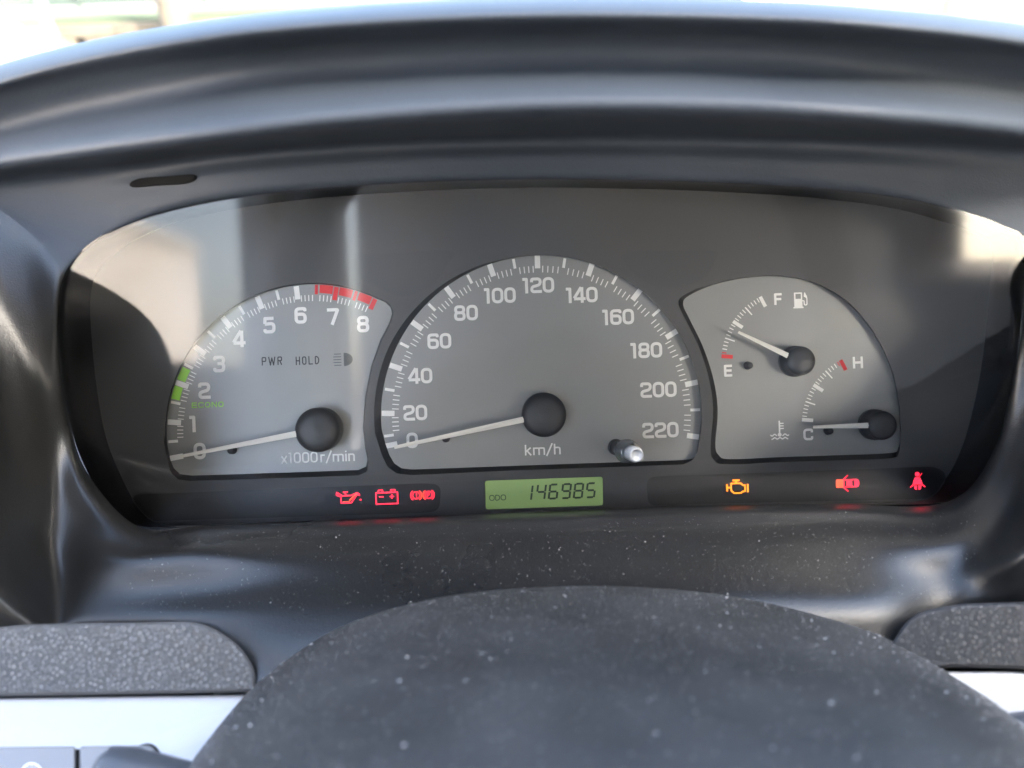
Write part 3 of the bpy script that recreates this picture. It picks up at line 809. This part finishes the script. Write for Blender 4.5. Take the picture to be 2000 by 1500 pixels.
# dark clip recess under the hood, laid on the surface
def on_surface(px, py):
    best = None
    for i, rw in enumerate(rows):
        for k, q in enumerate(rw[:4 * NV]):
            f_ = F / (D - q.z); lx, ly = q.x * CR - q.y * SR, q.x * SR + q.y * CR
            e = (1000 + lx * f_ - px) ** 2 + (750 - ly * f_ - py) ** 2
            if best is None or e < best[0]: best = (e, i, k)
    _, i, k = best; q = rows[i][k]
    nr = (rows[(i + 1) % len(rows)][k] - rows[i - 1][k]).cross(rows[i][k + 1] - rows[i][max(k - 1, 0)]).normalized()
    u_ = (rows[(i + 1) % len(rows)][k] - rows[i - 1][k]).normalized()
    return q, (nr if nr.z > 0 else -nr), u_
q, nr, u_ = on_surface(320, 350); v_ = nr.cross(u_)
rc = Mesh(); R0 = []
for h_, s_ in ((-.002, 1.0), (.0005, 1.0), (.0008, .95), (.0009, .8), (.0009, .5)):
    R0.append([q + nr * h_ + u_ * (.0125 * s_ * math.cos(t * math.pi / 16)) + v_ * (.0019 * s_ * (math.sin(t * math.pi / 16) * (1 + .35 * math.cos(t * math.pi / 8 + .6)) - .25 * math.cos(t * math.pi / 16))) for t in range(32)])
for k, rg in enumerate(R0):
    rc.v += rg
    if k:
        for t in range(32): rc.f.append(((k - 1) * 32 + t, (k - 1) * 32 + (t + 1) % 32, k * 32 + (t + 1) % 32, k * 32 + t))
rc.f.append(tuple(4 * 32 + t for t in range(32)))
rc.go('clip_recess', 'groove', dash, smooth=True)

# pads
pad_l = rounded([(-90, 1224), (120, 1218), (400, 1214), (470, 1262), (500, 1310), (499, 1352), (-90, 1362)], [0, 30, 75, 50, 40, 10, 0], 8)
pad_r = rounded([(1738, 1262), (1778, 1200), (1860, 1180), (2120, 1172), (2120, 1318), (1990, 1306), (1850, 1303), (1745, 1330)], [10, 40, 40, 0, 0, 20, 20, 10], 8)
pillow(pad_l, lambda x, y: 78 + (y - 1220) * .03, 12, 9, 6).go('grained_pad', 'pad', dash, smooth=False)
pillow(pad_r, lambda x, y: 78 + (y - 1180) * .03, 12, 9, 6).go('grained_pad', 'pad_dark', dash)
sil_l = rounded([(-90, 1365), (505, 1356), (470, 1420), (420, 1600), (-90, 1600)], [0, 8, 10, 0, 0], 4)
pillow(sil_l, lambda x, y: 80 + (y - 1360) * .10, 10, 5, 4).go('silver_trim', 'silver', dash)
sil_r = rounded([(1800, 1312), (1990, 1312), (2120, 1330), (2120, 1420), (1800, 1420)], [0, 30, 0, 0, 0], 4)
pillow(sil_r, lambda x, y: 80 + (y - 1312) * .06, 10, 5, 4).go('silver_trim', 'silver', dash)
# dark backing under the pads (gap between the pieces)
Mesh().add([P(-200, 1240, 60), P(500, 1240, 60), P(500, 1420, 60), P(-200, 1420, 60)], [(0, 3, 2, 1)]).go('pad_backing', 'groove', dash)
Mesh().add([P(1775, 1240, 60), P(2200, 1220, 60), P(2200, 1440, 60), P(1775, 1440, 60)], [(0, 3, 2, 1)]).go('pad_backing', 'groove', dash)
# switch bank in the left silver trim
zf = lambda x, y: 80.6 + (y - 1360) * .10
sw = part('switch_bank', dash)
pillow(rounded([(-60, 1452), (300, 1449), (318, 1475), (318, 1600), (-60, 1600)], [0, 22, 16, 0, 0], 6), zf, 2, 3).go('switch_frame', 'groove', sw)
z2 = lambda x, y: 81.6 + (y - 1360) * .10
pillow(rounded([(-60, 1460), (147, 1458), (147, 1600), (-60, 1600)], [0, 6, 0, 0], 4), z2, 2, 4).go('switch_button', 'button', sw)
pillow(rounded([(156, 1458), (296, 1456), (309, 1474), (309, 1600), (156, 1600)], [6, 18, 12, 0, 0], 4), z2, 2, 4).go('switch_button', 'button', sw)
zc = 81.6 + (1500 - 1360) * .10 + .35
def dialsym(X, Y):
    d = d_ring(X, Y, (0, 0), 19, 2.2)
    for k in range(12):
        a = k * math.pi / 6; d = np.minimum(d, d_seg(X, Y, (10 * math.cos(a), 10 * math.sin(a)), (15 * math.cos(a), 15 * math.sin(a)), 1.6))
    return d
draw('switch_symbol', dialsym, 62, 1510, zc + .7, 22, 22, 'white', sw, .8)
# upper dash behind the hood, up to the windscreen
Wl = M.inverted()
def world_mesh(name, vs, fs, m, parent):    # coordinates given in world metres for a child of a tilted thing
    return link(name, [Wl @ Vector(v) for v in vs], fs, m, parent)
vs = []; fs = []
for i in range(17):
    x = -.45 + 1.5 * i / 16
    for y, z in ((.05, .02), (.10, .07), (.2, .085), (.4, .06), (.62, .02)): vs.append((x, y, z))
for i in range(16):
    for k in range(4): fs.append((i * 5 + k, (i + 1) * 5 + k, (i + 1) * 5 + k + 1, i * 5 + k + 1))
world_mesh('dash_top', vs, fs, 'hood', dash)

# dust on the shelf under the lens
def scatter(name, pts, m, parent, r0, r1, nrm=(0, .25, 1)):
    me = Mesh(); nv = Vector(nrm).normalized(); u = nv.orthogonal().normalized(); v = nv.cross(u)
    for p in pts:
        r = random.uniform(r0, r1) * (2.2 if random.random() < .04 else 1); e = random.uniform(.4, 1); a = random.random() * 6
        k = []
        for q in range(5):
            t = a + q * 2 * math.pi / 5; c_, s_ = math.cos(q * 2 * math.pi / 5) * r, math.sin(q * 2 * math.pi / 5) * r * e
            k.append(p + u * (c_ * math.cos(a) - s_ * math.sin(a)) + v * (c_ * math.sin(a) + s_ * math.cos(a)))
        me.add(k, [(0, 1, 2, 3, 4)])
    return me.go(name, m, parent, kind='stuff')
cells = []; wts = []
for i in range(len(rows)):
    s_ = i / NU
    if 15.6 < s_ < 21.6:
        for k in range(NV + 2, RI - 1):
            cells.append((i, k)); j = (i + 1) % len(rows)
            wts.append((rows[j][k] - rows[i][k]).cross(rows[i][k + 1] - rows[i][k]).length)
pts = []
for _ in range(1500):
    i, k = random.choices(cells, wts)[0]; u, v = random.random(), random.random(); j = (i + 1) % len(rows)
    a = rows[i][k] * (1 - u) + rows[j][k] * u; b = rows[i][k + 1] * (1 - u) + rows[j][k + 1] * u
    nr = (rows[j][k] - rows[i][k]).cross(rows[i][k + 1] - rows[i][k]).normalized()
    if nr.z < 0: nr = -nr
    pts.append(a * (1 - v) + b * v + nr * .00012)
scatter('shelf_dust', pts, 'dust', dash, .00003, .00012)

# =================================================================== steering column
colm = thing('steering_column', 'dusty dark grey steering column shroud below the instrument cluster', 'steering column')
sil = [(330, 1560), (370, 1500), (440, 1402), (515, 1318), (600, 1256), (700, 1211), (850, 1171), (1000, 1153), (1180, 1147), (1350, 1157), (1500, 1178), (1650, 1214), (1750, 1254), (1835, 1303), (1900, 1345), (1970, 1405), (2040, 1480)]
spine = [P(x, y, 72) for x, y in sil]
ctl = []
cxm = .027
for p in spine:
    c_ = Vector((cxm, -.13, 0)); row = []
    for z, k, dy in ((50, .93, -.004), (66, .985, -.0015), (72, 1.0, 0), (82, .997, .0002), (98, .99, 0), (120, .98, -.0005), (155, .965, -.0015), (185, .94, -.004), (200, .88, -.010)):
        row.append(Vector((c_.x + (p.x - c_.x) * k, c_.y + (p.y - c_.y) * (k if k < .95 else 1) + dy, z / 1000)))
    ctl.append(row)
srows = loft(ctl, 6, 6, False)
grid_mesh(srows, 0, len(srows[0]) - 1, False).go('column_shroud', 'shroud', colm, smooth=True)
pts = []
for _ in range(5200):
    i = random.randrange(12, len(srows) - 13); k = random.randrange(12, 44); u, v = random.random(), random.random()
    a = srows[i][k].lerp(srows[i + 1][k], u); b = srows[i][k + 1].lerp(srows[i + 1][k + 1], u)
    nr = (srows[i + 1][k] - srows[i][k]).cross(srows[i][k + 1] - srows[i][k]).normalized()
    if nr.y < 0: nr = -nr
    pts.append(a.lerp(b, v) + nr * .00015)
scatter('shroud_dust', pts, 'dust_faint', colm, .00007, .00022, (0, 1, .3))
def lever(p0, p1, r0, r1, name):
    ax_ = p1 - p0; L_ = ax_.length
    prof = [(r0, 0), (r0, L_ * .3), (r1, L_ * .8), (r1 * .97, L_ * .93), (r1 * .7, L_ * .985), (r1 * .3, L_)]
    Mesh().lathe(p0, ax_, prof, 28).go(name, 'stalk', colm, smooth=True)
lever(P(520, 1560, 105), P(175, 1528, 112), .0055, .0085, 'indicator_stalk')
lever(P(1840, 1465, 92), P(2200, 1440, 96), .0075, .0085, 'wiper_stalk')

# =================================================================== cabin round the camera (lets the daylight in through its windows)
cab = thing('car', 'pale headliner, dark door and pillars of the car round its windscreen', 'car', world=True)
Mesh().box((.30, -1.25, .56), (1.55, 1.8, .03)).go('headliner', 'headliner', cab, world=True)
dl = part('door', cab)
Mesh().box((-.47, -.55, -.405), (.05, 2.2, .93)).go('door_panel', 'door', dl)
dr = part('door', cab)
Mesh().box((1.07, -.55, -.42), (.05, 2.2, .90)).go('door_panel', 'door', dr)
def bar(a, b, w_, name):
    a, b = Vector(a), Vector(b); d = b - a; q = d.to_track_quat('Z', 'X').to_matrix()
    return Mesh().box((a + b) / 2, (w_[0], w_[1], d.length), q).go(name, 'door', cab)
for x, py_, pw_ in ((-.46, -1.33, .58), (1.06, -1.82, .44)):  # door pillars widened and placed to bound the bright patches reflected in the lens
    bar((x, .55, .04), (x, -.33, .56), (.05, .07), 'windscreen_pillar'); bar((x, py_, -.1), (x, py_, .56), (.05, pw_), 'door_pillar')
Mesh().box((.3, -2.05, -.15), (1.6, .05, 1.45)).go('rear_light_blocker', 'door', cab)  # unseen panel closed up to the roof to keep rear light off the lens
Mesh().box((.3, -.9, -.88), (1.6, 2.6, .04)).go('cabin_floor', 'seat', cab)
Mesh().add([(-.44, .60, .03), (1.04, .60, .03), (1.04, -.33, .55), (-.44, -.33, .55)], [(0, 1, 2, 3)]).go('windscreen', 'glass', cab)
for seat_x in (0, .66):
    seat = part('front_seat', cab); seat.location = (seat_x, -1.0, -.55)
    Mesh().box((0, .15, .0), (.5, .5, .16)).go('seat_cushion', 'seat', seat)
    Mesh().box((0, -.15, .38), (.48, .14, .68), Matrix.Rotation(rad(-15), 3, 'X')).go('backrest', 'seat', seat)
    Mesh().box((0, -.27, .82), (.26, .1, .18), Matrix.Rotation(rad(-15), 3, 'X')).go('headrest', 'seat', seat)

# =================================================================== outside
GZ = -.95
g = Mesh().add([(-600, -600, GZ), (600, -600, GZ), (600, 600, GZ), (-600, 600, GZ)], [(0, 1, 2, 3)]).go('ground', 'ground', None, world=True); g['kind'] = 'structure'
wall = thing('stone_wall', 'low tan stone wall beyond the windscreen at upper left', 'wall', world=True); wall.location = (-8, 13, GZ)
stone_me = []
for v_ in range(3):
    m_ = Mesh().box((0, 0, 0), (.76 + .1 * v_, .3, .185)); o_ = m_.go('stone', 'stone', wall); stone_me.append(o_.data)
    o_.location = (-9.5 + v_ * .95, 0, .095)
for row in range(2):
    x = -6.6 - row * .35
    while x < 7.5:
        o_ = bpy.data.objects.new('stone', random.choice(stone_me)); COL.objects.link(o_); o_.parent = wall
        o_.location = (x, random.uniform(-.02, .02), -.0 + .095 + row * .195); o_.scale.z = random.uniform(.93, 1.0); x += .93
vg = Mesh().box((-8, 14.4, GZ + .2), (24, 2.4, .46)).go('grass_verge', 'grass', None, world=True); vg['kind'] = 'stuff'
vg['label'] = 'green grass strip above the low stone wall'
fn_ = thing('mesh_fence', 'green fence behind the grass strip at upper left', 'fence', world=True); fn_.location = (-8, 15.8, GZ + .5)
Mesh().box((0, 0, .9), (20, .03, 1.7)).go('fence_mesh', 'fence', fn_)
for k in range(9): Mesh().box((-9.6 + k * 2.4, -.06, .95), (.07, .07, 1.95)).go('fence_post', 'fence', fn_)
def pole(x, y, r, h, m, lab, nm='post'):
    o_ = Mesh().lathe((0, 0, 0), (0, 0, 1), [(r * 1.5, 0), (r * 1.5, .12), (r, .14), (r, h), (r * .5, h + .03)], 16).go(nm, m, None, world=True)
    o_.location = (x, y, GZ); tag(o_, lab, 'post'); return o_
pole(-5.85, 10.5, .07, 3.2, 'post', 'pale grey metal post in front of the stone wall')
pole(-4.9, 12.3, .22, 2.8, 'stone', 'thick beige gate pillar at the right end of the fence', 'gate_pillar')
pole(6.3, 11.0, .22, 3, 'wood', 'brown wooden post in front of the white building', 'wooden_post')
bl = thing('white_building', 'bright white rendered building beyond the windscreen at upper right', 'building', world=True); bl.location = (14, 20, GZ)
Mesh().box((0, 0, 1.8), (22, 5, 3.6)).go('wall', 'render', bl)
Mesh().box((0, 0, 3.75), (22.6, 5.6, .3)).go('roof', 'wood', bl)
for k in range(5): Mesh().box((-8 + k * 4, -2.52, 1.8), (1.2, .06, 1.2)).go('window', 'housing', bl)

gw = thing('bounce_wall', 'tall cream bounce wall, unseen, added left of the car to warm its light', 'wall', world=True); gw.location = (-6, -6, GZ)  # unseen wall added to bounce warm sunlight in from the left
Mesh().box((0, 0, 1.5), (.3, 14, 3.0)).go('wall_body', 'cream', gw)
Mesh().box((0, 0, 3.06), (.44, 14.1, .11)).go('coping', 'render', gw)
dv = Mesh().box((1.2, -10, GZ + .01), (13.6, 28, .06)).go('bounce_slab', 'concrete', None, world=True); dv['kind'] = 'structure'  # unseen pale slab added to bounce sunlight up into the cabin
hv = Mesh(); nx_, nz_ = 70, 24
for side in range(2):
    for i in range(nx_ + 1):
        for k in range(nz_ + 1):
            y = -4 + 6.5 * i / nx_; z = 3.3 * k / nz_; j = random.uniform(-.09, .09)
            hv.v.append(Vector((3.6 + side * .8 + j - (.25 - side * .5) * (k / nz_) ** 4 * -1, y + random.uniform(-.04, .04), GZ + z + random.uniform(-.05, .05) * (k == nz_))))
for side in range(2):
    o0 = side * (nx_ + 1) * (nz_ + 1)
    for i in range(nx_):
        for k in range(nz_):
            a_ = o0 + i * (nz_ + 1) + k; hv.f.append((a_, a_ + nz_ + 1, a_ + nz_ + 2, a_ + 1))
o1 = (nx_ + 1) * (nz_ + 1)
for i in range(nx_):
    a_ = i * (nz_ + 1) + nz_; hv.f.append((a_, a_ + nz_ + 1, a_ + nz_ + 1 + o1, a_ + o1))
hg = hv.go('side_light_blocker', 'side_light_blocker', None, world=True)  # unseen leafy screen added to cut the light through the right window
tag(hg, 'unseen dark green leafy screen added on the right to dim the light from there', 'side_light_blocker')

# =================================================================== steering wheel round the camera
swl = thing('steering_wheel', 'black leather steering wheel in front of the driver seat', 'steering wheel')
wc = Vector((.027, -.122, .238)); rm = Mesh(); NA, NB = 72, 14
for i in range(NA):
    t = 2 * math.pi * i / NA
    for j in range(NB):
        p_ = 2 * math.pi * j / NB; rr = .186 + .0145 * math.cos(p_)
        rm.v.append(wc + Vector((rr * math.cos(t), rr * math.sin(t), .0145 * math.sin(p_))))
for i in range(NA):
    for j in range(NB):
        a_, b_ = (i + 1) % NA, (j + 1) % NB
        rm.f.append((i * NB + j, a_ * NB + j, a_ * NB + b_, i * NB + b_))
rm.go('rim', 'leather', swl, smooth=True)
Mesh().lathe(wc + Vector((0, -.012, -.03)), (0, 0, 1), [(.03, 0), (.045, .012), (.05, .03), (.046, .042), (.03, .050), (.01, .052)], 40).go('hub', 'leather', swl, smooth=True)
for ang in (-18, 198, 270):
    u_ = Vector((math.cos(rad(ang)), math.sin(rad(ang)), 0)); q_ = u_.to_track_quat('Z', 'Y').to_matrix()
    Mesh().box(wc + u_ * .11 + Vector((0, -.004, -.006)), (.012, .03, .145), q_).go('spoke', 'leather', swl)
